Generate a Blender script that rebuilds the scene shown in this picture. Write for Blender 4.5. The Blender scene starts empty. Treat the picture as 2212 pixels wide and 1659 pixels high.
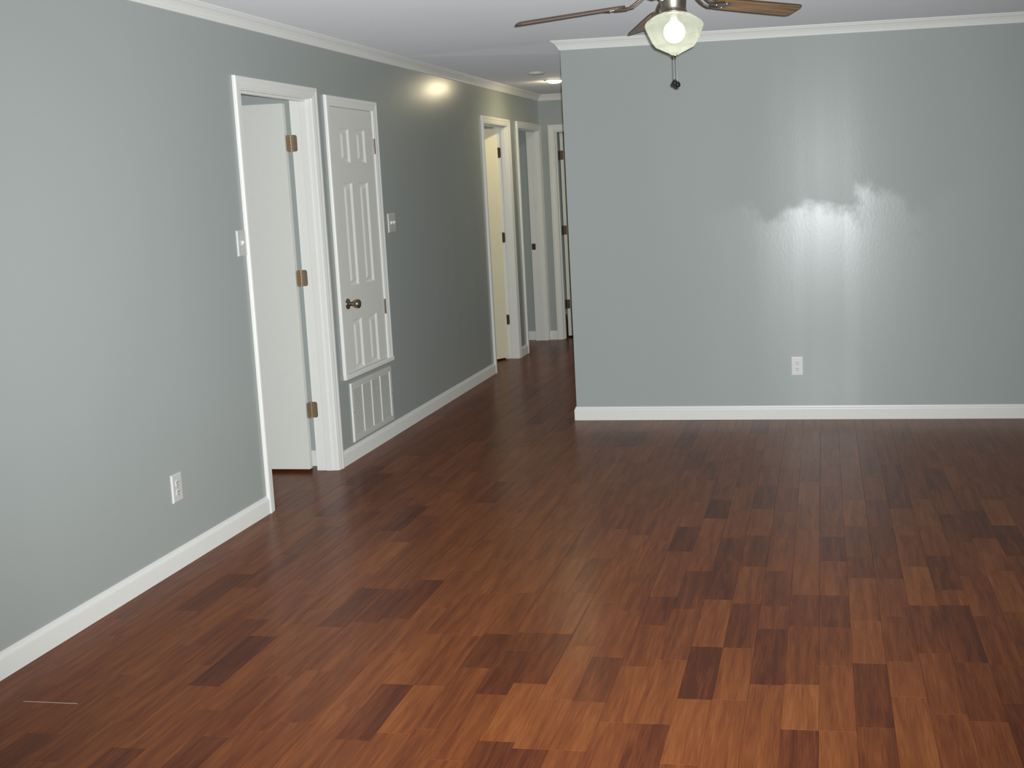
import bpy, bmesh, math, random
from mathutils import Vector, Matrix

rnd = random.Random(11)
SC = bpy.context.scene
COL = SC.collection

# ------------------------------------------------------------------ camera
F_PX, W_PX, H_PX = 2480.15, 2212.0, 1659.0
YAW, PITCH, ROLL = 0.171666, -0.131312, -0.0403446
CAM = Vector((2.695284, 0.0, 1.548384))
fw = Vector((-math.sin(YAW) * math.cos(PITCH), math.cos(YAW) * math.cos(PITCH), math.sin(PITCH)))
rt0 = Vector((math.cos(YAW), math.sin(YAW), 0))
up0 = rt0.cross(fw)
RT = rt0 * math.cos(ROLL) + up0 * math.sin(ROLL)
UP = -rt0 * math.sin(ROLL) + up0 * math.cos(ROLL)
cd = bpy.data.cameras.new('camera')
cam = bpy.data.objects.new('camera', cd)
COL.objects.link(cam)
m = Matrix((RT, UP, -fw)).transposed().to_4x4()
m.translation = CAM
cam.matrix_world = m
cd.sensor_fit = 'HORIZONTAL'
cd.sensor_width = 36.0
cd.lens = 36.0 * F_PX / W_PX
cd.shift_x = -249.73 / W_PX          # the photograph is an off-centre crop
cd.shift_y = -115.40 / W_PX
cd.clip_start = 0.02
cd.clip_end = 60
SC.camera = cam

# ------------------------------------------------------------------ world, lights, exposure
wd = bpy.data.worlds.new('world')
SC.world = wd
wd.use_nodes = True
wd.node_tree.nodes['Background'].inputs[0].default_value = (0.8, 0.9, 1.0, 1)
wd.node_tree.nodes['Background'].inputs[1].default_value = 0.01

FLASH_W, FLASH_ANGLE, FLASH_BLEND = 1390.0, 82.0, 1.0
ld = bpy.data.lights.new('camera_flash', 'SPOT')          # the flash beside the lens
ld.energy = FLASH_W
ld.spot_size = math.radians(FLASH_ANGLE)
ld.spot_blend = FLASH_BLEND
ld.shadow_soft_size = 0.012
ld.color = (0.94, 0.985, 1.0)
flash = bpy.data.objects.new('camera_flash', ld)
COL.objects.link(flash)
flash.location = CAM + RT * 0.022 + UP * 0.03
flash_dir = (fw + RT * ((1165 - 1355.7) / F_PX) - UP * ((600 - 714.1) / F_PX)).normalized()   # lamp head set slightly up and left
flash.rotation_euler = flash_dir.to_track_quat('-Z', 'Y').to_euler()

BULB_STRENGTH = 9.0
DOWNLIGHT_STRENGTH = 155.0

vs = SC.view_settings
vs.view_transform = 'Standard'
vs.look = 'None'
vs.gamma = 1.0
vs.use_curve_mapping = False
vs.exposure = 0.0
SC.display_settings.display_device = 'sRGB'
try:
    SC.cycles.use_denoising = True
    SC.cycles.sample_clamp_indirect = 6.0
    SC.cycles.max_bounces = 10
    SC.cycles.transparent_max_bounces = 12
except Exception:
    pass


# ------------------------------------------------------------------ helpers
def s2l(r, g, b):
    f = lambda c: (c / 255 / 12.92) if c <= 10 else ((c / 255 + 0.055) / 1.055) ** 2.4
    return (f(r), f(g), f(b), 1.0)


def mat(name):
    M = bpy.data.materials.new(name)
    M.use_nodes = True
    nt = M.node_tree
    return M, nt, nt.nodes, nt.links, nt.nodes['Principled BSDF']


def plain(name, rgb, rough=0.5, metal=0.0, spec=0.5, var=0.04, scale=30.0, bump=0.0, bscale=200.0):
    M, nt, N, L, P = mat(name)
    tc = N.new('ShaderNodeTexCoord')
    nz = N.new('ShaderNodeTexNoise')
    nz.inputs['Scale'].default_value = scale
    nz.inputs['Detail'].default_value = 4
    L.new(tc.outputs['Object'], nz.inputs['Vector'])
    mx = N.new('ShaderNodeMix')
    mx.data_type = 'RGBA'
    c = Vector(rgb[:3])
    mx.inputs['A'].default_value = (*(c * (1 - var)), 1)
    mx.inputs['B'].default_value = (*(c * (1 + var)), 1)
    L.new(nz.outputs['Fac'], mx.inputs['Factor'])
    L.new(mx.outputs['Result'], P.inputs['Base Color'])
    P.inputs['Roughness'].default_value = rough
    P.inputs['Metallic'].default_value = metal
    P.inputs['Specular IOR Level'].default_value = spec
    if bump > 0:
        n2 = N.new('ShaderNodeTexNoise')
        n2.inputs['Scale'].default_value = bscale
        L.new(tc.outputs['Object'], n2.inputs['Vector'])
        b = N.new('ShaderNodeBump')
        b.inputs['Strength'].default_value = bump
        b.inputs['Distance'].default_value = 0.001
        L.new(n2.outputs['Fac'], b.inputs['Height'])
        L.new(b.outputs['Normal'], P.inputs['Normal'])
    return M


def mesh(name, verts, faces, m, parent=None, smooth=False):
    me = bpy.data.meshes.new(name)
    me.from_pydata([tuple(v) for v in verts], [], faces)
    bm = bmesh.new()
    bm.from_mesh(me)
    bmesh.ops.recalc_face_normals(bm, faces=bm.faces)
    bm.to_mesh(me)
    bm.free()
    if smooth:
        for p in me.polygons:
            p.use_smooth = True
    me.materials.append(m)
    o = bpy.data.objects.new(name, me)
    COL.objects.link(o)
    if parent:
        o.parent = parent
    return o


def empty(name, loc=(0, 0, 0)):
    o = bpy.data.objects.new(name, None)
    COL.objects.link(o)
    o.location = loc
    o.empty_display_size = 0.1
    return o


def tag(o, label=None, cat=None, group=None, kind=None):
    if label: o['label'] = label
    if cat: o['category'] = cat
    if group: o['group'] = group
    if kind: o['kind'] = kind
    return o


class MB:
    """collects solids for one mesh"""
    def __init__(s):
        s.v, s.f = [], []

    def add(s, v, f):
        k = len(s.v)
        s.v += [tuple(p) for p in v]
        s.f += [tuple(i + k for i in q) for q in f]
        return s

    def box(s, x0, x1, y0, y1, z0, z1):
        v = [(x, y, z) for z in (z0, z1) for y in (y0, y1) for x in (x0, x1)]
        return s.add(v, [(0, 2, 3, 1), (4, 5, 7, 6), (0, 1, 5, 4), (2, 6, 7, 3), (0, 4, 6, 2), (1, 3, 7, 5)])

    def cbox(s, x0, x1, y0, y1, z0, z1, c):
        """box with chamfered edges along all sides (24 verts)"""
        v = []
        for (x, sx) in ((x0, 1), (x1, -1)):
            for (y, sy) in ((y0, 1), (y1, -1)):
                for (z, sz) in ((z0, 1), (z1, -1)):
                    v += [(x, y + sy * c, z + sz * c), (x + sx * c, y, z + sz * c), (x + sx * c, y + sy * c, z)]
        i = lambda a, b, d, k: ((a * 2 + b) * 2 + d) * 3 + k
        f = [(i(0, 0, 0, 0), i(0, 0, 1, 0), i(0, 1, 1, 0), i(0, 1, 0, 0)), (i(1, 0, 0, 0), i(1, 1, 0, 0), i(1, 1, 1, 0), i(1, 0, 1, 0)),
             (i(0, 0, 0, 1), i(1, 0, 0, 1), i(1, 0, 1, 1), i(0, 0, 1, 1)), (i(0, 1, 0, 1), i(0, 1, 1, 1), i(1, 1, 1, 1), i(1, 1, 0, 1)),
             (i(0, 0, 0, 2), i(0, 1, 0, 2), i(1, 1, 0, 2), i(1, 0, 0, 2)), (i(0, 0, 1, 2), i(1, 0, 1, 2), i(1, 1, 1, 2), i(0, 1, 1, 2))]
        for a in (0, 1):
            for b in (0, 1):
                f.append((i(a, b, 0, 0), i(a, b, 1, 0), i(a, b, 1, 1), i(a, b, 0, 1)))
                f.append((i(a, 0, b, 0), i(a, 1, b, 0), i(a, 1, b, 2), i(a, 0, b, 2)))
                f.append((i(0, a, b, 1), i(1, a, b, 1), i(1, a, b, 2), i(0, a, b, 2)))
                for d in (0, 1):
                    f.append((i(a, b, d, 0), i(a, b, d, 1), i(a, b, d, 2)))
        return s.add(v, f)

    def lathe(s, prof, n=32, origin=(0, 0, 0), axis='Z', cap=True):
        """prof = [(r, h)...] around an axis"""
        v, f = [], []
        for (r, hh) in prof:
            for k in range(n):
                a = 2 * math.pi * k / n
                p = (r * math.cos(a), r * math.sin(a), hh)
                if axis == 'X': p = (hh, p[0], p[1])
                if axis == 'Y': p = (p[0], hh, p[1])
                v.append((p[0] + origin[0], p[1] + origin[1], p[2] + origin[2]))
        for j in range(len(prof) - 1):
            for k in range(n):
                f.append((j * n + k, j * n + (k + 1) % n, (j + 1) * n + (k + 1) % n, (j + 1) * n + k))
        if cap:
            f.append(tuple(range(n))[::-1])
            f.append(tuple((len(prof) - 1) * n + k for k in range(n)))
        return s.add(v, f)

    def tube(s, pts, rad, n=8, flat=1.0):
        pts = [Vector(p) for p in pts]
        v, f = [], []
        for i, p in enumerate(pts):
            t = (pts[min(i + 1, len(pts) - 1)] - pts[max(i - 1, 0)]).normalized()
            a = t.cross(Vector((0, 0, 1)))
            if a.length < 1e-4: a = Vector((1, 0, 0))
            a.normalize()
            b = a.cross(t).normalized()
            r = rad[i] if isinstance(rad, (list, tuple)) else rad
            for k in range(n):
                q = 2 * math.pi * k / n
                v.append(p + a * (r * math.cos(q)) + b * (r * flat * math.sin(q)))
        for i in range(len(pts) - 1):
            for k in range(n):
                f.append((i * n + k, i * n + (k + 1) % n, (i + 1) * n + (k + 1) % n, (i + 1) * n + k))
        f.append(tuple(range(n))[::-1])
        f.append(tuple((len(pts) - 1) * n + k for k in range(n)))
        return s.add(v, f)

    def build(s, name, m, parent=None, smooth=False):
        return mesh(name, s.v, s.f, m, parent, smooth)


def sweep_xy(path, prof):
    """moulding: profile (out, z) swept along a plan polyline, room on the left of travel; mitred corners"""
    P = [Vector((p[0], p[1])) for p in path]
    offs = []
    for i in range(len(P)):
        ds = []
        if i > 0: ds.append((P[i] - P[i - 1]).normalized())
        if i < len(P) - 1: ds.append((P[i + 1] - P[i]).normalized())
        ns = [Vector((-d.y, d.x)) for d in ds]
        if len(ns) == 1:
            offs.append(ns[0])
        else:
            mm = (ns[0] + ns[1]).normalized()
            offs.append(mm / mm.dot(ns[0]))
    n = len(prof)
    v, f = [], []
    for i in range(len(P)):
        for (o, z) in prof:
            q = P[i] + offs[i] * o
            v.append((q.x, q.y, z))
    for i in range(len(P) - 1):
        for k in range(n):
            f.append((i * n + k, i * n + (k + 1) % n, (i + 1) * n + (k + 1) % n, (i + 1) * n + k))
    f.append(tuple(range(n)))
    f.append(tuple((len(P) - 1) * n + k for k in range(n))[::-1])
    return MB().add(v, f)


def frame_sweep(corners, dirs, prof, to3, closed=False):
    """casing: profile (across, thick) carried round an opening, mitred; corners in wall coords (u, z)"""
    n = len(prof)
    v, f = [], []
    for (c, d) in zip(corners, dirs):
        for (a, t) in prof:
            v.append(to3(c[0] + a * d[0], c[1] + a * d[1], t))
    k = len(corners)
    for i in range(k if closed else k - 1):
        j = (i + 1) % k
        for q in range(n):
            f.append((i * n + q, i * n + (q + 1) % n, j * n + (q + 1) % n, j * n + q))
    if not closed:
        f.append(tuple(range(n)))
        f.append(tuple((k - 1) * n + q for q in range(n))[::-1])
    return MB().add(v, f)


# ------------------------------------------------------------------ materials
def wall_paint(name, rgb):
    M, nt, N, L, P = mat(name)
    tc = N.new('ShaderNodeTexCoord')
    sep = N.new('ShaderNodeSeparateXYZ')
    L.new(tc.outputs['Object'], sep.inputs[0])

    def mth(op, a, b=None, c=None, clamp=False):
        n = N.new('ShaderNodeMath')
        n.operation = op
        n.use_clamp = clamp
        for i, q in enumerate((a, b, c)):
            if q is None: continue
            if isinstance(q, (int, float)): n.inputs[i].default_value = q
            else: L.new(q, n.inputs[i])
        return n.outputs[0]

    def noise(vec, scale, detail=3):
        n = N.new('ShaderNodeTexNoise')
        n.inputs['Scale'].default_value = scale
        n.inputs['Detail'].default_value = detail
        L.new(vec, n.inputs['Vector'])
        return n.outputs['Fac']

    def mapping(sx, sy, sz):
        n = N.new('ShaderNodeMapping')
        n.inputs['Scale'].default_value = (sx, sy, sz)
        L.new(tc.outputs['Object'], n.inputs['Vector'])
        return n.outputs[0]
    # colour: nearly even, faint roller bands
    big = noise(mapping(1, 1, 0.35), 2.2)
    mx = N.new('ShaderNodeMix'); mx.data_type = 'RGBA'
    c = Vector(rgb[:3])
    mx.inputs['A'].default_value = (*(c * 0.97), 1)
    mx.inputs['B'].default_value = (*(c * 1.03), 1)
    L.new(big, mx.inputs['Factor'])
    L.new(mx.outputs['Result'], P.inputs['Base Color'])
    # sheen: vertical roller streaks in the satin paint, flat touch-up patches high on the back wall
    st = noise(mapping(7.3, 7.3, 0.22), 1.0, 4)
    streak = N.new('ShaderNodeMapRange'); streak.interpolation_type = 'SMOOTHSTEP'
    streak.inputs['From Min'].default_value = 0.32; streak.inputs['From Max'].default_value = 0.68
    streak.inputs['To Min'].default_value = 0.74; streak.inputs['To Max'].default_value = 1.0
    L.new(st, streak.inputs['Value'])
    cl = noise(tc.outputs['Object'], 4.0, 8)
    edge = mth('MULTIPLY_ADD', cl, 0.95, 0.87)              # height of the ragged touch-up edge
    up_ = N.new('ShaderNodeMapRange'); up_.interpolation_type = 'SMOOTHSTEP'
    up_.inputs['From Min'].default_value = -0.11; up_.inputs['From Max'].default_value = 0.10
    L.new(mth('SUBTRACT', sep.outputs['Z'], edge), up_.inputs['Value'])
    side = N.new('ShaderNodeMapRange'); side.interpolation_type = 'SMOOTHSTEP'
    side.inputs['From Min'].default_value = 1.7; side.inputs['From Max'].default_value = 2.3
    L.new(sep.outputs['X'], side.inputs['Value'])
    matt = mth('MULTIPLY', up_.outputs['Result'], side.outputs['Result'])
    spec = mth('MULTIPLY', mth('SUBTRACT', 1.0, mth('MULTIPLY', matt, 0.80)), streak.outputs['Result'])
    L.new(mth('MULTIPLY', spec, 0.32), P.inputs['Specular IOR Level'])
    P.inputs['Roughness'].default_value = 0.255
    P.inputs['Diffuse Roughness'].default_value = 0.15
    P.inputs['Anisotropic'].default_value = 0.60
    tg = N.new('ShaderNodeCombineXYZ'); tg.inputs[2].default_value = 1.0
    L.new(tg.outputs[0], P.inputs['Tangent'])
    b = N.new('ShaderNodeBump')
    b.inputs['Strength'].default_value = 0.12
    b.inputs['Distance'].default_value = 0.0012
    L.new(noise(mapping(1, 1, 0.6), 60), b.inputs['Height'])
    L.new(b.outputs['Normal'], P.inputs['Normal'])
    return M


def floor_mat():
    M, nt, N, L, P = mat('laminate_floor')
    tc = N.new('ShaderNodeTexCoord')
    at = N.new('ShaderNodeAttribute'); at.attribute_name = 'tone'
    sd = N.new('ShaderNodeAttribute'); sd.attribute_name = 'seed'
    mp = N.new('ShaderNodeMapping')
    mp.inputs['Scale'].default_value = (38, 2.6, 1)
    L.new(tc.outputs['Object'], mp.inputs['Vector'])
    cb = N.new('ShaderNodeCombineXYZ')
    L.new(sd.outputs['Fac'], cb.inputs[0]); L.new(sd.outputs['Fac'], cb.inputs[1])
    va = N.new('ShaderNodeVectorMath'); va.operation = 'ADD'
    L.new(mp.outputs[0], va.inputs[0]); L.new(cb.outputs[0], va.inputs[1])
    g = N.new('ShaderNodeTexNoise')
    g.inputs['Scale'].default_value = 1.0; g.inputs['Detail'].default_value = 6; g.inputs['Distortion'].default_value = 0.6
    L.new(va.outputs[0], g.inputs['Vector'])
    g2 = N.new('ShaderNodeTexNoise')
    g2.inputs['Scale'].default_value = 0.25; g2.inputs['Detail'].default_value = 2
    L.new(va.outputs[0], g2.inputs['Vector'])
    a1 = N.new('ShaderNodeMath'); a1.operation = 'MULTIPLY_ADD'
    L.new(g.outputs['Fac'], a1.inputs[0]); a1.inputs[1].default_value = 1.0; a1.inputs[2].default_value = -0.50
    a2 = N.new('ShaderNodeMath'); a2.operation = 'MULTIPLY_ADD'
    L.new(g2.outputs['Fac'], a2.inputs[0]); a2.inputs[1].default_value = 0.5; a2.inputs[2].default_value = -0.25
    s1 = N.new('ShaderNodeMath'); s1.operation = 'ADD'
    L.new(a1.outputs[0], s1.inputs[0]); L.new(a2.outputs[0], s1.inputs[1])
    s2 = N.new('ShaderNodeMath'); s2.operation = 'ADD'
    L.new(s1.outputs[0], s2.inputs[0]); L.new(at.outputs['Fac'], s2.inputs[1])
    mp3 = N.new('ShaderNodeMapping'); mp3.inputs['Scale'].default_value = (330, 9, 1)
    L.new(tc.outputs['Object'], mp3.inputs['Vector'])
    va3 = N.new('ShaderNodeVectorMath'); va3.operation = 'ADD'
    L.new(mp3.outputs[0], va3.inputs[0]); L.new(cb.outputs[0], va3.inputs[1])
    g3 = N.new('ShaderNodeTexNoise'); g3.inputs['Scale'].default_value = 1.0; g3.inputs['Detail'].default_value = 3
    L.new(va3.outputs[0], g3.inputs['Vector'])
    a3 = N.new('ShaderNodeMath'); a3.operation = 'MULTIPLY_ADD'
    L.new(g3.outputs['Fac'], a3.inputs[0]); a3.inputs[1].default_value = 0.9; a3.inputs[2].default_value = -0.45
    s3 = N.new('ShaderNodeMath'); s3.operation = 'ADD'
    L.new(s2.outputs[0], s3.inputs[0]); L.new(a3.outputs[0], s3.inputs[1])
    s2 = s3
    rp = N.new('ShaderNodeValToRGB')
    e = rp.color_ramp.elements
    e[0].position = 0.0; e[0].color = FLOOR_RAMP[0]
    e[1].position = 1.0; e[1].color = FLOOR_RAMP[3]
    k = e.new(0.38); k.color = FLOOR_RAMP[1]
    k = e.new(0.68); k.color = FLOOR_RAMP[2]
    L.new(s2.outputs[0], rp.inputs[0])
    L.new(rp.outputs['Color'], P.inputs['Base Color'])
    P.inputs['Roughness'].default_value = 0.29
    P.inputs['Specular IOR Level'].default_value = 0.09
    b = N.new('ShaderNodeBump'); b.inputs['Strength'].default_value = 0.10; b.inputs['Distance'].default_value = 0.0006
    L.new(g.outputs['Fac'], b.inputs['Height'])
    L.new(b.outputs['Normal'], P.inputs['Normal'])
    return M


def wood_mat(name, dark, light, sx=3, sy=60, rough=0.4):
    M, nt, N, L, P = mat(name)
    tc = N.new('ShaderNodeTexCoord')
    mp = N.new('ShaderNodeMapping'); mp.inputs['Scale'].default_value = (sx, sy, 40)
    L.new(tc.outputs['Object'], mp.inputs['Vector'])
    g = N.new('ShaderNodeTexNoise'); g.inputs['Scale'].default_value = 1; g.inputs['Detail'].default_value = 5; g.inputs['Distortion'].default_value = 0.8
    L.new(mp.outputs[0], g.inputs['Vector'])
    rp = N.new('ShaderNodeValToRGB')
    rp.color_ramp.elements[0].position = 0.3; rp.color_ramp.elements[0].color = dark
    rp.color_ramp.elements[1].position = 0.7; rp.color_ramp.elements[1].color = light
    L.new(g.outputs['Fac'], rp.inputs[0]); L.new(rp.outputs[0], P.inputs['Base Color'])
    P.inputs['Roughness'].default_value = rough
    return M


def emit_mat(name, rgb, strength):
    M, nt, N, L, P = mat(name)
    P.inputs['Base Color'].default_value = (0.8, 0.8, 0.8, 1)
    P.inputs['Emission Color'].default_value = rgb
    P.inputs['Emission Strength'].default_value = strength
    return M


def shade_glass():
    M, nt, N, L, P = mat('alabaster_glass')
    N.remove(P)
    out = N['Material Output']
    tc = N.new('ShaderNodeTexCoord')
    nz = N.new('ShaderNodeTexNoise'); nz.inputs['Scale'].default_value = 14; nz.inputs['Detail'].default_value = 5; nz.inputs['Distortion'].default_value = 1.5
    L.new(tc.outputs['Object'], nz.inputs['Vector'])
    mr = N.new('ShaderNodeMapRange')
    mr.inputs['From Min'].default_value = 0.3; mr.inputs['From Max'].default_value = 0.7
    mr.inputs['To Min'].default_value = 0.10; mr.inputs['To Max'].default_value = 0.27
    L.new(nz.outputs['Fac'], mr.inputs['Value'])
    lw = N.new('ShaderNodeLayerWeight'); lw.inputs['Blend'].default_value = 0.25
    ad = N.new('ShaderNodeMath'); ad.operation = 'MULTIPLY_ADD'; ad.use_clamp = True
    L.new(lw.outputs['Facing'], ad.inputs[0]); ad.inputs[1].default_value = 0.30; L.new(mr.outputs[0], ad.inputs[2])
    tr = N.new('ShaderNodeBsdfTransparent'); tr.inputs[0].default_value = (0.97, 0.98, 0.94, 1)
    tl = N.new('ShaderNodeBsdfTranslucent'); tl.inputs[0].default_value = (0.80, 0.83, 0.75, 1)
    df = N.new('ShaderNodeBsdfDiffuse'); df.inputs[0].default_value = (0.72, 0.75, 0.70, 1)
    m1 = N.new('ShaderNodeMixShader'); m1.inputs[0].default_value = 0.45
    L.new(tl.outputs[0], m1.inputs[1]); L.new(df.outputs[0], m1.inputs[2])
    m2 = N.new('ShaderNodeMixShader')
    L.new(ad.outputs[0], m2.inputs[0]); L.new(tr.outputs[0], m2.inputs[1]); L.new(m1.outputs[0], m2.inputs[2])
    gl = N.new('ShaderNodeBsdfGlossy'); gl.inputs['Roughness'].default_value = 0.08
    m3 = N.new('ShaderNodeMixShader'); m3.inputs[0].default_value = 0.04
    L.new(m2.outputs[0], m3.inputs[1]); L.new(gl.outputs[0], m3.inputs[2])
    L.new(m3.outputs[0], out.inputs['Surface'])
    return M


FLOOR_RAMP = [s2l(86, 45, 31), s2l(116, 63, 37), s2l(136, 78, 43), s2l(156, 95, 54)]
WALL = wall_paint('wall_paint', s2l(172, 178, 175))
TRIM = plain('trim_paint', s2l(234, 234, 229), rough=0.38, spec=0.4, var=0.015)
DOORW = plain('door_paint', s2l(224, 224, 217), rough=0.42, spec=0.4, var=0.015)
CEIL = plain('ceiling_paint', s2l(183, 183, 185), rough=0.9, spec=0.1, var=0.03, scale=4, bump=0.5, bscale=90)
CEIL.node_tree.nodes['Principled BSDF'].inputs['Diffuse Roughness'].default_value = 1.0
FLOORM = floor_mat()
SUB = plain('subfloor', s2l(58, 38, 30), rough=0.8)
PLATE = plain('plate_plastic', s2l(226, 226, 222), rough=0.35, var=0.01)
SLOT = plain('slot_dark', s2l(40, 38, 36), rough=0.6)
NICKEL = plain('satin_nickel', s2l(176, 164, 146), rough=0.3, metal=1.0, var=0.08, scale=60)
BRONZE = plain('aged_hinge', s2l(168, 150, 126), rough=0.42, metal=0.75, var=0.12, scale=80)
DARKMET = plain('dark_hinge', s2l(95, 80, 62), rough=0.4, metal=1.0, var=0.1, scale=80)
PEWTER = plain('pewter_metal', s2l(170, 163, 152), rough=0.42, metal=1.0, var=0.06, scale=50)
DOORC = plain('cream_door', s2l(248, 241, 212), rough=0.42, spec=0.4, var=0.015)  # lighter, yellower tone for the ajar hallway slab
FOB = plain('black_fob', s2l(24, 26, 30), rough=0.18, spec=0.6)
CHAIN = plain('bead_chain', s2l(170, 168, 160), rough=0.25, metal=1.0)
VENTM = plain('vent_enamel', s2l(236, 236, 230), rough=0.45, var=0.01)
VENTD = plain('vent_gap_shade', s2l(104, 100, 98), rough=0.8)  # shade between the louvres, put into the colour of a flat plate
BLADE = wood_mat('blade_wood', s2l(112, 82, 54), s2l(190, 150, 104))
BLADE_EDGE = plain('blade_edge', s2l(84, 62, 46), rough=0.5)
CAULK = plain('caulk', s2l(225, 225, 220), rough=0.6)
GAPM = plain('joint_filler', s2l(196, 184, 160), rough=0.5)
for m_ in (TRIM, DOORW):
    m_.node_tree.nodes['Principled BSDF'].inputs['Diffuse Roughness'].default_value = 0.3
GLASS = shade_glass()
BULB = emit_mat('bulb_glow', (1.0, 0.97, 0.88, 1), BULB_STRENGTH)
DOWNL = emit_mat('downlight_glow', (1.0, 0.84, 0.52, 1), DOWNLIGHT_STRENGTH)

# ------------------------------------------------------------------ setting: dimensions
Y0, YB, YE = -1.6, 7.2, 10.985           # rear wall, back wall, hall end wall
XR, XC = 4.95, 1.089                     # right wall, corner of the back wall
HL, HR_ = 2.385, 2.42                    # ceiling at the left wall / over the room
XF = -3.2                                # far side of the rooms beyond the left wall
T = 0.12

# subfloor and planks -------------------------------------------------
floor = MB().box(XF, XR, Y0, 13.2, -0.06, -0.008).build('floor', SUB)
tag(floor, 'reddish brown wood laminate floor laid in long narrow staves', None, None, 'structure')

PW, PX = 0.1047, 1.193
PIN = [  # stave column x, y0, y1, tone  (tones read off the photograph)
    (2.253, 3.235, 3.623, .06), (2.46, 3.35, 3.79, .10), (2.774, 3.10, 3.53, .14), (2.563, 2.66, 3.07, .18), (2.67, 4.50, 4.81, .10),
    (2.253, 4.48, 4.78, .16), (2.04, 4.59, 4.93, .06), (2.14, 5.06, 5.365, .10), (3.086, 4.20, 4.585, .14), (2.98, 3.62, 4.04, .22),
    (3.086, 3.56, 4.05, .10), (3.39, 4.60, 5.00, .14), (3.182, 2.90, 3.285, .10), (3.182, 3.285, 3.55, .26), (2.774, 4.31, 4.55, .20),
    (2.878, 4.31, 4.55, .20), (2.46, 4.0, 4.37, .22), (2.563, 3.815, 4.12, .22), (2.67, 3.815, 4.12, .15), (2.14, 3.95, 4.355, .20),
    (2.04, 3.79, 4.07, .18), (1.30, 2.90, 3.264, .16), (1.612, 3.215, 3.545, .10), (1.507, 3.40, 3.68, .16), (1.612, 3.545, 3.70, .22),
    (1.928, 3.19, 3.515, .16), (2.14, 2.68, 3.07, .20), (1.717, 2.6, 2.93, .15), (1.82, 2.6, 2.895, .12), (0.88, 3.70, 4.09, .14),
    (0.984, 3.75, 4.09, .20), (2.774, 3.88, 4.31, .66), (2.774, 3.53, 3.88, .80), (2.563, 3.07, 3.36, .82), (2.357, 3.24, 3.62, .66),
    (2.98, 4.04, 4.45, .86), (1.717, 2.93, 3.30, .84), (1.30, 3.264, 3.66, .70), (1.402, 2.95, 3.26, .74), (3.29, 4.0, 4.42, .78),
    (2.878, 2.62, 3.30, .78), (2.67, 2.66, 3.07, .66), (2.253, 2.85, 3.235, .76), (2.357, 2.8, 3.24, .50), (1.193, 3.1, 3.5, .66),
    (2.878, 3.3, 3.55, .7), (2.67, 3.1, 3.5, .62), (1.82, 3.2, 3.6, .70), (2.04, 3.07, 3.45, .66), (3.39, 5.0, 5.4, .8),
    (1.82, 2.895, 3.2, .74), (1.928, 2.897, 3.19, .66), (1.193, 2.7, 3.1, .62), (2.98, 3.2, 3.62, .55), (2.46, 2.7, 3.35, .60),
]
pins = {}
for (x, a, b, t) in PIN:
    pins.setdefault(round((x - PX) / PW), []).append((a, b, 0.5 + (t - 0.5) * 0.55 if t > 0.5 else t + 0.04))
LEN = 0.403


def rtone():
    u = rnd.random()
    if u < 0.09: return rnd.uniform(.16, .30)
    if u < 0.15: return rnd.uniform(.56, .64)
    return rnd.uniform(.41, .53)


staves = []
k0, k1 = math.floor((XF - PX) / PW), math.ceil((XR - PX) / PW)
for k in range(k0, k1):
    xa, xb = PX + k * PW, PX + (k + 1) * PW
    xa, xb = max(xa, XF), min(xb, XR)
    yl, yh = Y0, 13.2
    if xa < -0.13: yl = 2.5
    fixed = sorted(pins.get(k, []))
    y = yl + (((k * 0.618) % 1.0) * LEN if yl == Y0 else 0)
    cuts = []
    def fill(a, b):
        if b - a < 0.02: return
        n = max(1, round((b - a) / LEN))
        for i in range(n):
            cuts.append((a + (b - a) * i / n, a + (b - a) * (i + 1) / n, rtone()))
    cur = yl
    if not fixed and y > yl:
        cuts.append((yl, y, rtone())); cur = y
        while cur < yh - 0.1:
            nx = min(yh, cur + LEN); cuts.append((cur, nx, rtone())); cur = nx
    else:
        for (a, b, t) in fixed:
            a = max(a, cur)
            if a - cur < 0.08: a = cur
            if b - a < 0.03: continue
            fill(cur, a); cuts.append((a, b, t)); cur = b
        fill(cur, yh)
    for (a, b, t) in cuts:
        staves.append((k, xa, xb, a, b, t))


def stave_geo(k, xa, xb, a, b, v, f):
    lj = 0.0003 if k % 2 == 0 else 0.0001       # a board is two staves wide: the click joint shows on its long edges
    rj = 0.0003 if k % 2 == 1 else 0.0001
    e, bv, dp = 0.0002, 0.0009, 0.0004
    lv = bv if k % 2 == 0 else 0.0003
    rv = bv if k % 2 == 1 else 0.0003
    n = len(v)
    X0, X1, A, B = xa + lj, xb - rj, a + e, b - e
    v += [(X0 + lv, A + .0004, 0), (X1 - rv, A + .0004, 0), (X1 - rv, B - .0004, 0), (X0 + lv, B - .0004, 0)]
    v += [(X0, A, -dp), (X1, A, -dp), (X1, B, -dp), (X0, B, -dp)]
    v += [(X0, A, -.0085), (X1, A, -.0085), (X1, B, -.0085), (X0, B, -.0085)]
    f.append((n, n + 1, n + 2, n + 3))
    for q in range(4):
        r = (q + 1) % 4
        f.append((n + 4 + q, n + 4 + r, n + r, n + q))
        f.append((n + 8 + q, n + 8 + r, n + 4 + r, n + 4 + q))


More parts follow.
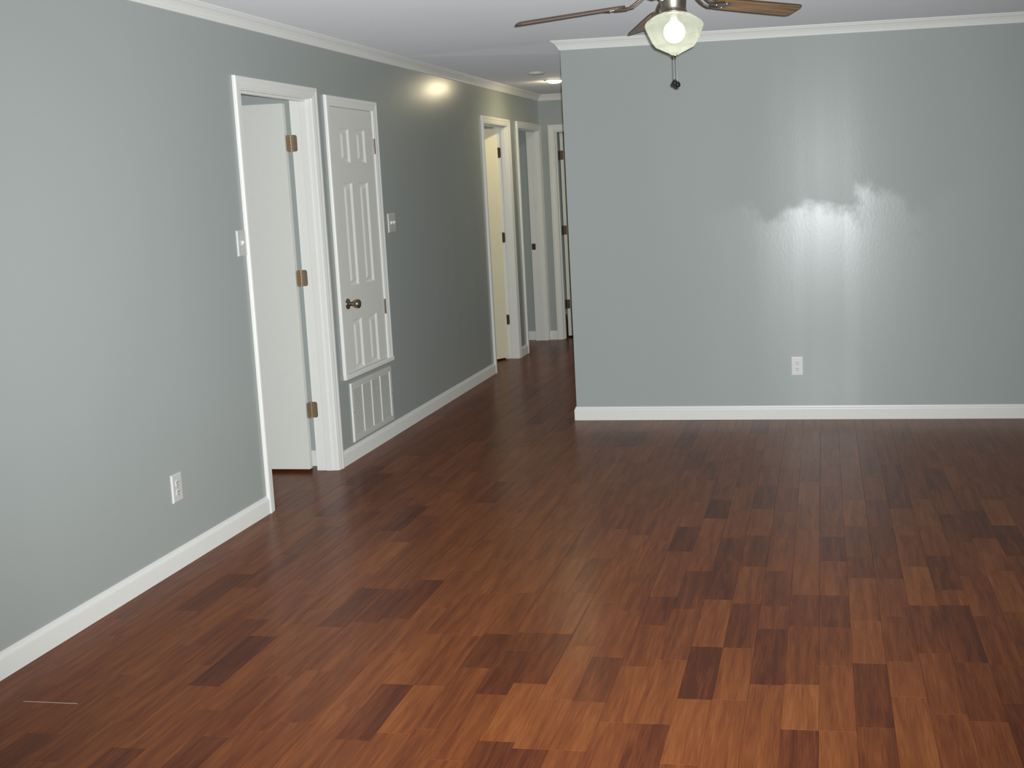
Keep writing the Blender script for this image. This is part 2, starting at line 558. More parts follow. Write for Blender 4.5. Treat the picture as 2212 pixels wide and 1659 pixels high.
def px_area(st):
    _, xa, xb, a, b, _ = st
    pts = []
    for (x, y) in ((xa, a), (xb, a), (xb, b), (xa, b)):
        d = Vector((x, y, 0)) - CAM
        z = d.dot(fw)
        if z < 0.3: return -1
        pts.append((W_PX / 2 + 249.7 + F_PX * d.dot(RT) / z, H_PX / 2 - 115.4 - F_PX * d.dot(UP) / z))
    cx = sum(p[0] for p in pts) / 4; cy = sum(p[1] for p in pts) / 4
    if cx < -30 or cx > W_PX + 30 or cy > H_PX + 30: return -1
    if xb < 0.01 or (xa > XC and a > YB): return -1
    s = 0
    for i in range(4):
        j = (i + 1) % 4
        s += pts[i][0] * pts[j][1] - pts[j][0] * pts[i][1]
    return abs(s) / 2


def set_attr(me, name, vals):
    at = me.attributes.new(name, 'FLOAT', 'FACE')
    at.data.foreach_set('value', vals)


order = sorted(staves, key=px_area, reverse=True)
for st in order[:298]:
    v, f = [], []
    stave_geo(st[0], st[1], st[2], st[3], st[4], v, f)
    me = bpy.data.meshes.new('plank'); me.from_pydata(v, [], f)
    me.materials.append(FLOORM)
    set_attr(me, 'tone', [st[5]] * len(f)); set_attr(me, 'seed', [rnd.uniform(0, 90)] * len(f))
    o = bpy.data.objects.new('plank', me); COL.objects.link(o); o.parent = floor
v, f, tn, sdv = [], [], [], []
for st in order[298:]:
    n = len(f)
    stave_geo(st[0], st[1], st[2], st[3], st[4], v, f)
    tn += [st[5]] * (len(f) - n); sdv += [rnd.uniform(0, 90)] * (len(f) - n)
me = bpy.data.meshes.new('far_planks'); me.from_pydata(v, [], f); me.materials.append(FLOORM)
set_attr(me, 'tone', tn); set_attr(me, 'seed', sdv)
o = bpy.data.objects.new('far_planks', me); COL.objects.link(o); o.parent = floor
tag(o, 'more distant narrow brown staves of the floor', kind='stuff')
MB().cbox(0.197, 0.385, 3.046, 3.0488, -0.003, 0.0006, 0.0004).build('open_joint', GAPM, floor)['label'] = 'thin pale gap at a board end near the left wall'

# ceiling ---------------------------------------------------------------
xs = [XF, 0.0, 1.04, XR]
ys = [Y0, 7.25, 7.6, 13.2]
def zc(x, y):
    if x <= 0.0 or y >= 7.6: return HL
    return HL + (HR_ - HL) * min(1, x / 1.04)
v = []
for dz in (0, 0.1):
    for y in ys:
        for x in xs:
            v.append((x, y, zc(x, y) + dz))
f = []
nx, ny = len(xs), len(ys)
for j in range(ny - 1):
    for i in range(nx - 1):
        q = (j * nx + i, j * nx + i + 1, (j + 1) * nx + i + 1, (j + 1) * nx + i)
        f.append(q); f.append(tuple(a + nx * ny for a in q)[::-1])
for i in range(nx - 1):
    for j in (0, ny - 1):
        f.append((j * nx + i, j * nx + i + 1, j * nx + i + 1 + nx * ny, j * nx + i + nx * ny))
for j in range(ny - 1):
    for i in (0, nx - 1):
        f.append((j * nx + i, (j + 1) * nx + i, (j + 1) * nx + i + nx * ny, j * nx + i + nx * ny))
tag(mesh('ceiling', v, f, CEIL), 'flat off-white painted ceiling over room and hall', None, None, 'structure')

# walls -------------------------------------------------------------------
D1 = (5.1215, 5.8945); D1Z = 2.043          # casing inner edges
D3 = (9.094, 9.817)
D4 = (10.167, 10.935)
CL = (6.115, 6.740, 0.502, 2.017)
w = MB()
zt = HL + 0.06
w.box(-T, 0, Y0, 5.10, 0, zt)
w.box(-T, 0, 5.10, 5.916, 2.062, zt)
w.box(-T, 0, 5.916, 6.098, 0, zt)
w.box(-T, 0, 6.098, 6.757, 0, 0.478)
w.box(-T, 0, 6.098, 6.757, 2.035, zt)
w.box(-T, 0, 6.757, 9.073, 0, zt)
w.box(-T, 0, 9.073, 9.838, 2.062, zt)
w.box(-T, 0, 9.838, 10.146, 0, zt)
w.box(-T, 0, 10.146, 10.956, 2.062, zt)
w.box(-T, 0, 10.956, YE + T, 0, zt)
tag(w.build('wall_left', WALL), 'long grey-green painted left wall with door openings and a closet', None, None, 'structure')
tag(MB().box(XC, XR + T, YB, YB + T, 0, 2.50).build('wall_back', WALL), 'grey-green painted wall facing the camera with a glossy highlight', None, None, 'structure')
tag(MB().box(XC, XC + T, YB + T, YE, 0, 2.50).build('wall_hall_right', WALL), 'right wall of the hallway behind the corner', None, None, 'structure')
w = MB()
w.box(-T, 0.132, YE, YE + T, 0, 2.50)
w.box(0.132, 0.93, YE, YE + T, 2.06, 2.50)
w.box(0.93, XC + T, YE, YE + T, 0, 2.50)
w.box(XF, -T, YE, YE + T, 0, 2.50)
tag(w.build('wall_hall_end', WALL), 'grey wall closing the far end of the hallway', None, None, 'structure')
tag(MB().box(XR, XR + T, Y0, YB, 0, 2.52).build('wall_right', WALL), 'right side wall of the room outside the frame', None, None, 'structure')
tag(MB().box(XF, XR + T, Y0 - T, Y0, 0, 2.52).build('wall_front', WALL), 'rear wall behind the photographer', None, None, 'structure')
tag(MB().box(XF - T, XF, Y0, 13.2, 0, 2.50).build('wall_far_left', WALL), 'far wall of the rooms beyond the left doors', None, None, 'structure')
w = MB()
w.box(XF, -T, 2.4, 2.5, 0, 2.45)
w.box(XF, -T, 6.0, 6.09, 0, 2.45)
w.box(-0.75, -T, 6.77, 6.86, 0, 2.45).box(-0.84, -0.75, 6.09, 6.86, 0, 2.45)
w.box(XF, -T, 9.93, 10.03, 0, 2.45)
w.box(XF, XC + T, 13.1, 13.2, 0, 2.45)
w.box(XC, XC + T, YE + T, 13.1, 0, 2.45)
tag(w.build('wall_partitions', WALL), 'grey partitions between the rooms beyond the left wall', None, None, 'structure')

# baseboards and crown ------------------------------------------------------
BASE = [(0, 0), (.013, 0), (.013, .066), (.0115, .072), (.007, .078), (.0055, .086), (0, .0875)]
def base(name, path, label):
    tag(sweep_xy(path, BASE).build(name, TRIM), label, None, None, 'structure')
base('baseboard_left', [(0, 5.064), (0, Y0)], 'white baseboard along the near left wall up to the open door')
base('baseboard_left.001', [(0, 9.036), (0, 5.952)], 'white baseboard under the vent and along the hallway')
base('baseboard_left.002', [(0, 10.109), (0, 9.875)], 'short white baseboard between the two hallway door casings')
base('baseboard_back', [(XR, Y0), (XR, YB), (XC, YB), (XC, YE)][::1], 'white baseboard along the wall facing the camera')
base('baseboard_hall_end', [(0.087, YE), (0.0, YE)], 'tiny baseboard piece left of the end door')
base('baseboard_room', [(-T, 6.0), (-2.0, 6.0)], 'white baseboard in the room behind the open door')
base('baseboard_room.001', [(-T, YE), (-2.0, YE)], 'white baseboard seen through the last left doorway')


def crown(zt_):
    return [(0, zt_ - .058), (.006, zt_ - .058), (.009, zt_ - .053), (.009, zt_ - .049), (.013, zt_ - .047), (.015, zt_ - .041), (.020, zt_ - .032),
            (.028, zt_ - .022), (.036, zt_ - .016), (.041, zt_ - .014), (.041, zt_ - .011), (.046, zt_ - .009), (.050, zt_ - .004), (.050, zt_ + .004), (0, zt_ + .004)]
tag(sweep_xy([(0, 7.551), (0, Y0)], crown(HL)).build('trim_1', TRIM), 'white crown moulding along the left wall of the room', None, None, 'structure')
t2 = sweep_xy([(XC, YE), (0, YE), (0, 7.5545)], crown(HL)).build('trim_2', TRIM)
tag(t2, 'white crown moulding running on into the hallway', None, None, 'structure')
cz = sweep_xy([(0, 7.5555), (0, 7.5500)], [(a + .0004 if a > 0 else 0, z - .0006) for a, z in crown(HL)]).build('caulk_seam', CAULK, t2)
tag(sweep_xy([(XR, Y0), (XR, YB), (XC, YB), (XC, 7.26)], crown(HR_)).build('trim_3', TRIM), 'white crown moulding along the wall facing the camera', None, None, 'structure')

# ------------------------------------------------------------------ doors
CAS = [(0, 0), (0, .009), (.004, .0105), (.010, .0105), (.014, .0125), (.034, .0145), (.040, .0175), (.050, .0175), (.0545, .0160), (.0570, .011), (.0570, 0)]


def left3(u, z, t):
    return (t, u, z)


def hinge(parent, pin, zc_, dir_jamb, dir_door, m, hgt=0.089):
    """butt hinge: knuckle at pin, one leaf on the jamb, one on the door edge"""
    h = MB()
    for q in range(5):
        z0 = zc_ - hgt / 2 + q * hgt / 5
        h.lathe([(.0055, z0 + .0006), (.0060, z0 + .0012), (.0060, z0 + hgt / 5 - .0012), (.0055, z0 + hgt / 5 - .0006)], 10, (pin[0], pin[1], 0))
    ho = h.build('hinge', m, parent)
    for dv, nm in ((dir_jamb, 'jamb_leaf'), (dir_door, 'door_leaf')):
        d = Vector((dv[0], dv[1], 0)).normalized()
        n = Vector((-d.y, d.x, 0))
        w_ = 0.036
        pts = []
        r = 0.012
        z0, z1 = zc_ - hgt / 2, zc_ + hgt / 2
        outline = [(0, z0)]
        for (cx_, cz_, a0) in ((w_ - r, z0 + r, -90), (w_ - r, z1 - r, 0)):
            for s in range(5):
                a = math.radians(a0 + 90 * s / 4)
                outline.append((cx_ + r * math.cos(a), cz_ + r * math.sin(a)))
        outline.append((0, z1))
        v, k = [], len(outline)
        for t in (-.0012, .0012):
            for (a, z) in outline:
                q = Vector((pin[0], pin[1], 0)) + d * a + n * t
                v.append((q.x, q.y, z))
        f = [tuple(range(k)), tuple(range(k, 2 * k))[::-1]] + [(i, (i + 1) % k, (i + 1) % k + k, i + k) for i in range(k)]
        mesh(nm, v, f, m, ho)
    return ho


def slab_box(parent, name, pin, ang, x_off, y_off, width, thick, z0, z1, m):
    """flush door slab hinged at pin on the far jamb of a left-wall opening, swung ang into the room beyond"""
    c, s = math.cos(-ang), math.sin(-ang)
    b = MB().cbox(x_off, x_off + thick, -y_off - width, -y_off, z0, z1, 0.002)
    b.v = [(pin[0] + p[0] * c - p[1] * s, pin[1] + p[0] * s + p[1] * c, p[2]) for p in b.v]
    return b.build(name, m, parent)


def left_door(name, yi, label, sides=(True, True)):
    r = empty(name, (0, (yi[0] + yi[1]) / 2, 0))
    tag(r, label, None, None, 'structure')
    loc = r.location.copy()
    fs = frame_sweep([(yi[0], 0), (yi[0], D1Z), (yi[1], D1Z), (yi[1], 0)], [(-1, 0), (-1, 1), (1, 1), (1, 0)], CAS, left3)
    return r, fs


def reparent(r):
    for c in r.children:
        c.matrix_parent_inverse = Matrix.Translation(-r.location)


def jamb_parts(r, yi, deep=T, stop_x=-0.055):
    a, b = yi[0] + .005, yi[1] - .005            # clear faces
    zt_ = D1Z - .005
    MB().box(-deep, 0.0, a - .017, a, 0, zt_ + .017).build('jamb', TRIM, r)
    MB().box(-deep, 0.0, b, b + .017, 0, zt_ + .017).build('jamb', TRIM, r)
    MB().box(-deep, 0.0, a, b, zt_, zt_ + .017).build('head_jamb', TRIM, r)
    s = MB()
    s.cbox(stop_x - .018, stop_x + .018, a, a + .010, 0, zt_ - .010, .002)
    s.cbox(stop_x - .018, stop_x + .018, b - .010, b, 0, zt_ - .010, .002)
    s.cbox(stop_x - .018, stop_x + .018, a, b, zt_ - .010, zt_, .002)
    s.build('door_stop', TRIM, r)
    # casing on the far side of the wall
    return a, b


# door 1: open ninety degrees
r, fs = left_door('door_1', D1, 'nearest open doorway on the left wall, white door swung inward')
fs.build('casing', TRIM, r)
a, b = jamb_parts(r, D1, stop_x=-0.045)
pin = (-0.128, b - .006)
slab_box(r, 'slab', pin, math.radians(90), 0.006, 0.012, 0.755, 0.035, 0.018, 2.022, DOORW)
for zz in (1.810, 1.081, 0.347):
    hinge(r, (pin[0] + .002, pin[1] + .002), zz, (1, 0.04), (-.25, -1), BRONZE)
reparent(r)

# door 2: raised closet door with six panels
r = empty('door_2', (0, 6.43, 0.49))
tag(r, 'narrow raised six-panel closet door above the vent', None, None, 'structure')
CAS2 = CAS
frame_sweep([(CL[0], CL[2]), (CL[0], CL[3]), (CL[1], CL[3]), (CL[1], CL[2])], [(-1, 0), (-1, 1), (1, 1), (1, 0)], CAS2, left3).build('casing', TRIM, r)
MB().cbox(0.0, 0.021, CL[0] - .060, CL[1] + .060, 0.478, 0.502, .003).build('sill', TRIM, r)
jb = MB()
jb.box(-T, 0, 6.098, 6.1165, .478, 2.035).box(-T, 0, 6.7385, 6.757, .478, 2.035).box(-T, 0, 6.1165, 6.7385, 2.0165, 2.035).box(-T, 0, 6.1165, 6.7385, .478, .501)
jb.build('jamb', TRIM, r)
SX = 0.001                               # front face of the slab
ya, yb, za, zb = 6.1195, 6.7350, 0.505, 2.0135
cols = [(6.248, 6.372), (6.482, 6.608)]
rows = [(0.5115, 0.800), (0.998, 1.590), (1.704, 1.898)]
sl = MB()
cuty = [ya, cols[0][0], cols[0][1], cols[1][0], cols[1][1], yb]
for i in (0, 2, 4):
    sl.box(SX - .034, SX, cuty[i], cuty[i + 1], za, zb)
zz = [za, rows[0][0], rows[0][1], rows[1][0], rows[1][1], rows[2][0], rows[2][1], zb]
for (c0, c1) in cols:
    for i in (0, 2, 4, 6):
        sl.box(SX - .034, SX, c0, c1, zz[i], zz[i + 1])
slab = sl.build('slab', DOORW, r)
for (c0, c1) in cols:
    for (z0, z1) in rows:
        loops = [(0, 0), (.010, -.011), (.016, -.011), (.036, -.002)]
        v, f = [], []
        for (ins, dx) in loops:
            v += [(SX + dx, c0 + ins, z0 + ins), (SX + dx, c1 - ins, z0 + ins), (SX + dx, c1 - ins, z1 - ins), (SX + dx, c0 + ins, z1 - ins)]
        for j in range(len(loops) - 1):
            for q in range(4):
                f.append((j * 4 + q, j * 4 + (q + 1) % 4, (j + 1) * 4 + (q + 1) % 4, (j + 1) * 4 + q))
        n = 4 * (len(loops) - 1)
        f.append((n, n + 1, n + 2, n + 3))
        k = len(v)
        v += [(SX - .026, c0, z0), (SX - .026, c1, z0), (SX - .026, c1, z1), (SX - .026, c0, z1)]
        for q in range(4):
            f.append((q, (q + 1) % 4, k + (q + 1) % 4, k + q))
        f.append((k, k + 1, k + 2, k + 3))
        mesh('panel', v, f, DOORW, slab)
kn = MB().lathe([(.0, .030), (.013, .030), (.017, .033), (.0235, .045), (.0265, .058), (.0265, .068), (.022, .0735), (.012, .0755), (.0, .076)], 28, (SX, 6.186, 0.902), 'X', False).build('knob', NICKEL, r, True)
MB().lathe([(0, 0), (.031, 0), (.0315, .004), (.028, .007), (.018, .0095), (.0125, .012), (.0115, .033), (0, .033)], 28, (SX, 6.186, 0.902), 'X', False).build('rose', NICKEL, kn, True)
for zc_ in (1.806, 0.825):
    h = MB()
    for q in range(5):
        z0 = zc_ - .046 + q * .0184
        h.lathe([(.005, z0 + .0006), (.0062, z0 + .0014), (.0062, z0 + .017), (.005, z0 + .0178)], 10, (SX + .006, 6.7368, 0))
    h.box(SX - .001, SX + .0035, 6.7310, 6.7425, zc_ - .046, zc_ + .046)
    h.build('hinge', NICKEL, r)
reparent(r)
for c in (slab, kn):
    pass

# door 3: ajar, in the hallway
r, fs = left_door('door_3', D3, 'cream door standing ajar in the hallway, second opening on the left')
fs.build('casing', TRIM, r)
a, b = jamb_parts(r, D3, stop_x=-0.035)
pin = (-0.112, b - .004)
slab_box(r, 'slab', pin, math.radians(36), 0.004, 0.004, 0.70, 0.035, 0.016, 2.025, DOORC)
for zz_ in (1.819, 1.080, 0.351):
    hinge(r, (pin[0] + .010, pin[1] + .001), zz_, (1, 0.02), (-.53, -.85), DARKMET)
reparent(r)

# door 4: last opening on the left, its door swung out of sight; strike plate on the far jamb
r, fs = left_door('door_4', D4, 'last doorway on the left wall beside the hallway corner')
pr = [(min(q[0], .0495), q[1]) for q in CAS]
fs = frame_sweep([(D4[0], 0), (D4[0], D1Z), (D4[1], D1Z), (D4[1], 0)], [(-1.15, 0), (-1.15, 1.15), (1, 1.15), (1, 0)], pr, left3)
fs.build('casing', TRIM, r)
a, b = jamb_parts(r, D4, stop_x=-0.045)
sp = MB().cbox(-.116, -.078, b - .0018, b + .001, 0.897, 0.957, .0005)
spo = sp.build('strike_plate', DARKMET, r)
MB().cbox(-.107, -.091, b - .0022, b, 0.913, 0.941, .0003).build('latch_hole', SLOT, spo)
pin4 = (-0.128, a + .006)
sb = MB().cbox(pin4[0] - .75, pin4[0] - .004, pin4[1] + .004, pin4[1] + .039, .016, 2.022, .002)
sb.build('slab', DOORW, r)
reparent(r)

# door 5: end of the hallway, open into the dark room beyond
r = empty('door_5', (0.53, YE, 0))
tag(r, 'door at the far end of the hallway, open, hinge edge showing', None, None, 'structure')
X5 = (0.145, 0.917)
to5 = lambda u, z, t: (u, YE - t, z)
frame_sweep([(X5[0], 0), (X5[0], 2.038), (X5[1], 2.038), (X5[1], 0)], [(-1, 0), (-1, 1), (1, 1), (1, 0)], CAS, to5).build('casing', TRIM, r)
jb = MB()
jb.box(.133, .150, YE, YE + T, 0, 2.05).box(.912, .929, YE, YE + T, 0, 2.05).box(.150, .912, YE, YE + T, 2.033, 2.05)
jb.build('jamb', TRIM, r)
MB().cbox(.150, .160, YE + .035, YE + .07, 0, 2.023, .002).cbox(.902, .912, YE + .035, YE + .07, 0, 2.023, .002).cbox(.150, .912, YE + .035, YE + .07, 2.023, 2.033, .002).build('door_stop', TRIM, r)
MB().cbox(.169, .204, YE + T + .006, YE + T + .756, .018, 2.022, .002).build('slab', DOORW, r)
for zz_ in (1.804, 1.072, 0.337):
    h = MB()
    for q in range(5):
        z0 = zz_ - .0445 + q * .0178
        h.lathe([(.0055, z0 + .0006), (.006, z0 + .0012), (.006, z0 + .0166), (.0055, z0 + .0172)], 10, (.160, YE + T + .003, 0))
    h.box(.158, .200, YE + T + .0035, YE + T + .0058, zz_ - .0445, zz_ + .0445)
    h.build('hinge', DARKMET, r)
reparent(r)

# ------------------------------------------------------------------ return-air vent
r = empty('return_vent', (0, 6.4465, 0.103))
tag(r, 'white louvred return-air grille low on the left wall under the closet door', 'vent')
VY0, VY1, VZ0, VZ1 = 6.131, 6.762, 0.103, 0.447
IY0, IY1, IZ0, IZ1 = 6.166, 6.727, 0.135, 0.415
fs = frame_sweep([(IY0, IZ0), (IY0, IZ1), (IY1, IZ1), (IY1, IZ0)], [(-1, -1), (-1, 1), (1, 1), (1, -1)],
                 [(0, 0), (0, .007), (.003, .010), (.028, .010), (.032, .007), (.032, 0)], left3, True)
fs.build('frame', VENTM, r)
MB().box(.0002, .0012, IY0 - .001, IY1 + .001, IZ0 - .001, IZ1 + .001).build('shade_backing', VENTD, r)  # closed sheet, dark colour in place of a shaded recess
bars = [(6.295, 6.306), (6.434, 6.445), (6.573, 6.584)]
for (b0, b1) in bars:
    MB().cbox(.0012, .0085, b0, b1, IZ0, IZ1, .001).build('mullion', VENTM, r)
NS = 25
cuts = [IY0, 6.295, 6.306, 6.434, 6.445, 6.573, 6.584, IY1]
pitch = (IZ1 - IZ0) / NS
for c in range(4):
    y0, y1 = cuts[2 * c], cuts[2 * c + 1]
    wd_ = y1 - y0
    me = None
    src = MB().add([(.0015, .0015, .0046), (.0082, .0015, -.0012), (.0092, .0015, -.0004), (.0028, .0015, .0054),
                    (.0015, wd_ - .0015 - (.004 if c < 3 else 0), .0046), (.0082, wd_ - .0015 - (.004 if c < 3 else 0), -.0012), (.0092, wd_ - .0015 - (.004 if c < 3 else 0), -.0004), (.0028, wd_ - .0015 - (.004 if c < 3 else 0), .0054)],
                   [(0, 1, 2, 3), (4, 7, 6, 5), (0, 4, 5, 1), (1, 5, 6, 2), (2, 6, 7, 3), (3, 7, 4, 0)])
    first = src.build('slat', VENTM, r)
    for q in range(NS):
        o = first if q == 0 else first.copy()
        if q: COL.objects.link(o)
        o.location = (0, y0, IZ0 + (q + .35) * pitch)
for (sy, sz) in ((6.7445, .275), (6.1485, .275)):
    MB().lathe([(0, .0098), (.004, .0098), (.0035, .0118), (0, .0122)], 10, (0, sy, sz), 'X', False).build('screw', NICKEL, r)
reparent(r)
for c in r.children:
    c.matrix_parent_inverse = Matrix.Translation(-r.location)


# ------------------------------------------------------------------ outlets and switches
def plate_geo(w_, h_):
    return MB().add(*bevel_plate(w_, h_))


def bevel_plate(w_, h_):
    v, f = [], []
    loops = [(0, 0), (0, .0035), (.0035, .0065), (.0035 + .002, .0068)]
    for (ins, t) in loops:
        v += [(-w_ / 2 + ins, -t, -h_ / 2 + ins), (w_ / 2 - ins, -t, -h_ / 2 + ins), (w_ / 2 - ins, -t, h_ / 2 - ins), (-w_ / 2 + ins, -t, h_ / 2 - ins)]
    for j in range(len(loops) - 1):
        for q in range(4):
            f.append((j * 4 + q, j * 4 + (q + 1) % 4, (j + 1) * 4 + (q + 1) % 4, (j + 1) * 4 + q))
    n = 4 * (len(loops) - 1)
    f.append((n, n + 1, n + 2, n + 3)); f.append((3, 2, 1, 0))
    return v, f


def outlet(loc, rz, label):
    r = empty('wall_outlet', loc)
    r.rotation_euler.z = rz
    tag(r, label, 'outlet', 'duplex wall outlets')
    plate_geo(.074, .120).build('plate', PLATE, r)
    for dz in (.0195, -.0195):
        n = 20
        pts = []
        for i in range(n):
            a = 2 * math.pi * i / n
            pts.append((max(-.0135, min(.0135, .0175 * math.cos(a))), .0145 * math.sin(a) + dz))
        v = [(p[0], -.0060, p[1]) for p in pts] + [(p[0], -.0085, p[1]) for p in pts] + [(p[0] * .93, -.0090, dz + (p[1] - dz) * .93) for p in pts]
        f = [tuple(range(2 * n, 3 * n))] + [(i, (i + 1) % n, (i + 1) % n + n, i + n) for i in range(n)] + [(n + i, n + (i + 1) % n, (i + 1) % n + 2 * n, i + 2 * n) for i in range(n)]
        rc = mesh('receptacle', v, f, PLATE, r)
        for (sx, hh) in ((-.0062, .0045), (.0062, .0038)):
            MB().box(sx - .0013, sx + .0013, -.0094, -.0085, dz + .0035 - hh, dz + .0035 + hh).build('slot', SLOT, rc)
        MB().lathe([(0, -.0094), (.0026, -.0094), (.0026, -.0085), (0, -.0085)], 10, (0, 0, dz - .0085), 'Y', False).build('slot', SLOT, rc)
    MB().lathe([(0, -.0066), (.0032, -.0066), (.0026, -.0078), (0, -.0081)], 10, (0, 0, 0), 'Y', False).build('screw', CHAIN, r)
    return r


def switch(loc, rz, gangs, label):
    r = empty('light_switch', loc)
    r.rotation_euler.z = rz
    tag(r, label, 'switch', 'toggle light switches')
    wd_ = .078 if gangs == 1 else .120
    plate_geo(wd_, .120).build('plate', PLATE, r)
    for dx in ((0,) if gangs == 1 else (-.023, .023)):
        tg = MB().add([(dx - .005, -.0062, -.012), (dx + .005, -.0062, -.012), (dx + .005, -.0062, .012), (dx - .005, -.0062, .012),
                       (dx - .004, -.0200, .003), (dx + .004, -.0200, .003), (dx + .004, -.0185, .0100), (dx - .004, -.0185, .0100)],
                      [(0, 1, 5, 4), (1, 2, 6, 5), (2, 3, 7, 6), (3, 0, 4, 7), (4, 5, 6, 7), (3, 2, 1, 0)])
        tg.build('toggle', PLATE, r)
        for dz in (.030, -.030):
            MB().lathe([(0, -.0066), (.0032, -.0066), (.0026, -.0078), (0, -.0081)], 10, (dx, 0, dz), 'Y', False).build('screw', PLATE, r)
    return r


HP = math.pi / 2
outlet((2.520, YB, .340), 0, 'white outlet low on the wall facing the camera')
outlet((0, 4.306, .3395), HP, 'white outlet low on the left wall before the open doorway')
switch((0, 5.022, 1.3215), HP, 1, 'white single switch beside the near edge of the open doorway')
switch((0, 6.951, 1.3315), HP, 2, 'white double switch right of the closet door')

# ------------------------------------------------------------------ ceiling fixtures in the hallway
r = empty('recessed_light', (0.515, 9.50, HL))
tag(r, 'lit recessed downlight in the hallway ceiling by the corner', 'light')
MB().lathe([(.062, .001), (.084, .001), (.084, -.002), (.078, -.006), (.066, -.006), (.062, .001)], 40, (0, 0, 0), 'Z', False).build('trim_ring', TRIM, r, True)
MB().lathe([(0, -.003), (.060, -.003), (.060, -.008), (.054, -.016), (.040, -.022), (.020, -.0255), (0, -.026)], 40, (0, 0, 0), 'Z', False).build('lens', DOWNL, r, True)
r = empty('smoke_detector', (0.546, 8.76, HL))
tag(r, 'pale round smoke detector on the hallway ceiling before the downlight', 'detector')
MB().lathe([(0, .001), (.066, .001), (.066, -.006), (.062, -.010)], 36, (0, 0, 0), 'Z', False).build('base', PLATE, r, False)
MB().lathe([(.060, -.008), (.058, -.013), (.050, -.017), (.020, -.018), (0, -.018)], 36, (0, 0, 0), 'Z', False).build('cover', PLATE, r, True)

# ------------------------------------------------------------------ ceiling fan
HX, HY, ZB = 2.102, 4.847, 2.276
r = empty('ceiling_fan', (HX, HY, 2.42))
tag(r, 'five-blade wooden ceiling fan with lit glass bowl and pull chains', 'fan')
O = lambda z: z - 2.42
MB().lathe([(0, O(2.421)), (.085, O(2.421)), (.085, O(2.405)), (.075, O(2.385)), (.06, O(2.370)), (0, O(2.370))], 40, (0, 0, 0), 'Z', False).build('canopy', PEWTER, r, True)
MB().lathe([(0, O(2.372)), (.07, O(2.372)), (.105, O(2.362)), (.115, O(2.345)), (.115, O(2.312)), (.104, O(2.296)), (.085, O(2.288)), (0, O(2.288))], 48, (0, 0, 0), 'Z', False).build('motor_housing', PEWTER, r, True)
MB().lathe([(0, O(2.290)), (.052, O(2.290)), (.055, O(2.284)), (.0535, O(2.262)), (.0515, O(2.240)), (.0525, O(2.228)), (.056, O(2.224)), (.056, O(2.217)), (0, O(2.217))], 40, (0, 0, 0), 'Z', False).build('switch_housing', PEWTER, r, True)
W2, PH, R0, R1 = .112, math.radians(12.8), .203, .657
TX, TY, DR = .039, .007, .061


def plane_z(dx, dy, rad):
    return TX * dx + TY * dy - DR * rad


def blade_pt(th, rad, s, dz):
    dx = rad * math.cos(th) + s * math.sin(th) * math.cos(PH)
    dy = rad * math.sin(th) - s * math.cos(th) * math.cos(PH)
    return (dx, dy, O(ZB) + s * math.sin(PH) + plane_z(dx, dy, rad) + dz)


th0 = math.radians(41.66)
offs = [0, -1.95, -1.3, 0, 0]
for i in range(5):
    th = th0 + math.radians(72 * i + offs[i])
    # blade outline: rounded root and clipped tip
    hw = W2 / 2
    out = []
    rows_ = [(R0, .030), (R0 + .006, .040), (R0 + .022, .0465), (R0 + .06, .0500), (R0 + .2, .0535), (R1 - .03, hw), (R1 - .012, hw - .003), (R1 - .003, hw - .010), (R1, hw - .020)]
    pts = [(q, -s) for q, s in rows_] + [(q, s) for q, s in rows_[::-1]]
    n = len(pts)
    v = [blade_pt(th, q, s, .003) for q, s in pts] + [blade_pt(th, q, s, -.003) for q, s in pts]
    m_ = len(rows_)
    f = []
    for j in range(m_ - 1):
        a_, b_, c_, d_ = j, j + 1, n - 2 - j, n - 1 - j
        f.append((a_, b_, c_, d_)); f.append((d_ + n, c_ + n, b_ + n, a_ + n))
    for j in range(n):
        f.append((j, (j + 1) % n, (j + 1) % n + n, j + n))
    # material coordinates run along each blade: build in blade space, then turn
    c, s_ = math.cos(th), math.sin(th)
    v = [(p[0] * c + p[1] * s_, -p[0] * s_ + p[1] * c, p[2]) for p in v]
    bo = mesh('blade', v, f, BLADE, r)
    bo.rotation_euler.z = th
    bo.data.materials.append(BLADE_EDGE)
    for pl_ in bo.data.polygons:
        if abs(pl_.normal.z) < 0.5: pl_.material_index = 1
    ir = MB()
    for sg in (-1, 1):
        path = [(.095, sg * .012, .030), (.120, sg * .016, .026), (.145, sg * .024, .010), (.168, sg * .026, -.004), (.190, sg * .020, -.010), (.215, sg * .022, -.008), (.245, sg * .028, -.0065)]
        pp = []
        for (q, s, dz) in path:
            dx, dy = q * math.cos(th) + s * math.sin(th), q * math.sin(th) - s * math.cos(th)
            pp.append((dx, dy, O(ZB) + plane_z(dx, dy, q) + dz + (s * math.sin(PH) if q > .17 else 0)))
        ir.tube(pp, [.009, .008, .0075, .0075, .008, .009, .007], 8, .6)
    pl = []
    for (q, s) in ((.205, -.016), (.205, .016), (.262, .033), (.285, .012), (.285, -.012), (.262, -.033)):
        pl.append((q, s))
    vv = [blade_pt(th, q, s, -.003) for q, s in pl] + [blade_pt(th, q, s, -.008) for q, s in pl]
    kk = len(pl)
    ir.add(vv, [tuple(range(kk)), tuple(range(kk, 2 * kk))[::-1]] + [(q, (q + 1) % kk, (q + 1) % kk + kk, q + kk) for q in range(kk)])
    iro = ir.build('blade_iron', PEWTER, r, False)
    for (q, s) in ((.222, 0), (.262, .020), (.262, -.020)):
        p = blade_pt(th, q, s, -.008)
        MB().lathe([(0, .001), (.0048, .001), (.004, -.0025), (0, -.003)], 10, p, 'Z', False).build('screw', PEWTER, iro)
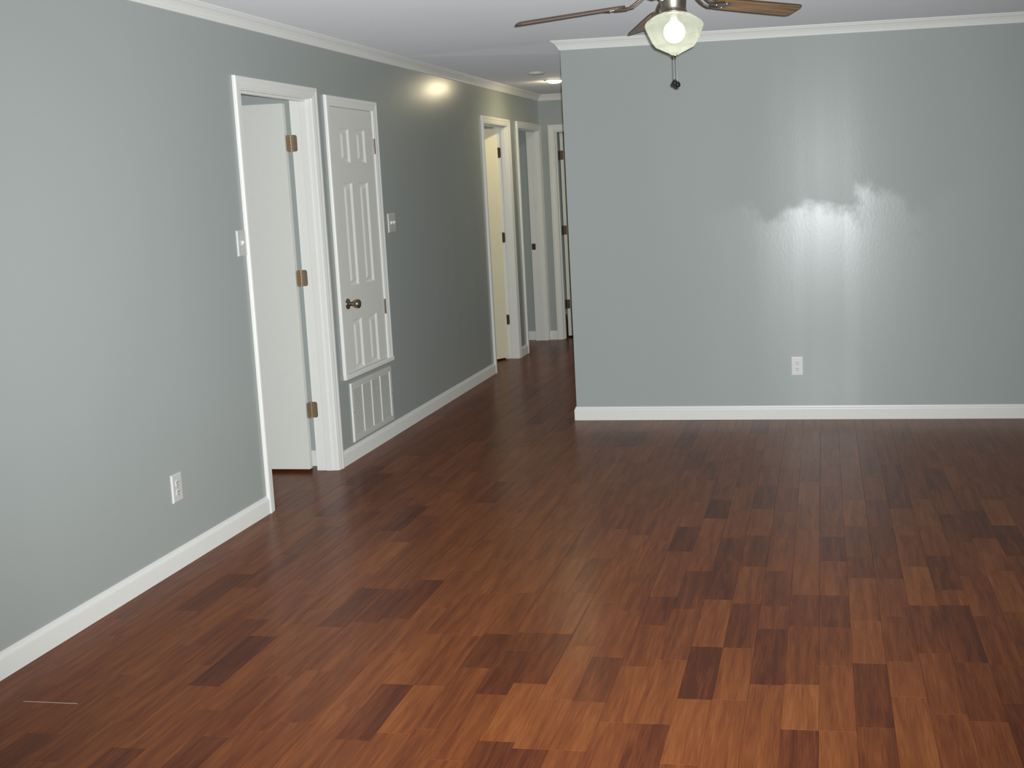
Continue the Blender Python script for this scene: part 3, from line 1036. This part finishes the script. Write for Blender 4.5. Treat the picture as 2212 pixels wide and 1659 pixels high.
prof = [(.053, 2.2225), (.058, 2.2185), (.075, 2.2115), (.095, 2.2000), (.112, 2.1880), (.1205, 2.1775), (.1225, 2.1690), (.1195, 2.1580), (.113, 2.1420), (.1045, 2.1230), (.0950, 2.1040),
        (.0860, 2.0900), (.0780, 2.0820), (.0600, 2.0735), (.0400, 2.0640), (.0240, 2.0565), (.0165, 2.0510), (.0090, 2.0485)]
sh = MB().lathe([(a, O(z)) for a, z in prof], 56, (0, 0, 0), 'Z', False).build('light_shade', GLASS, r, True)
sd_ = sh.modifiers.new('thick', 'SOLIDIFY'); sd_.thickness = .0025
bl = MB().lathe([(0, O(2.098))] + [(.045 * math.sin(math.radians(q)), O(2.143 - .045 * math.cos(math.radians(q)))) for q in range(15, 150, 12)] + [(.016, O(2.188)), (.013, O(2.196)), (0, O(2.196))], 28, (0, 0, 0), 'Z', False).build('bulb', BULB, r, True)
MB().lathe([(0, O(2.1955)), (.0135, O(2.1955)), (.0145, O(2.199)), (.0145, O(2.2155)), (0, O(2.2155))], 20, (0, 0, 0), 'Z', False).build('lamp_socket', PLATE, bl, True)
MB().lathe([(0, O(2.0495)), (.011, O(2.0495)), (.0125, O(2.0470)), (.009, O(2.043)), (.004, O(2.0405)), (0, O(2.040))], 20, (0, 0, 0), 'Z', False).build('finial', CHAIN, r, True)
for (cx_, cy_, zt_, zbm) in ((.008, -.014, 2.052, 1.9420), (-.007, .012, 2.052, 1.9520)):
    ch = MB()
    q = zt_ + .03
    while q > zbm:
        ch.lathe([(.0003, .0014), (.0018, .0010), (.0018, -.0010), (.0003, -.0014)], 6, (cx_, cy_, O(q)), 'Z', False)
        q -= .0031
    ch.tube([(cx_, cy_, O(zt_ + .03)), (cx_ + .00001, cy_, O(zbm))], .0004, 5)
    co = ch.build('pull_chain', CHAIN, r)
    MB().lathe([(0, 0), (.003, -.0006), (.0055, -.0030), (.0095, -.0085), (.0122, -.0140), (.0122, -.0180), (.0100, -.0230), (.0050, -.0260), (0, -.0268)], 20, (cx_, cy_, O(zbm + .001)), 'Z', False).build('fob', FOB, co, True)
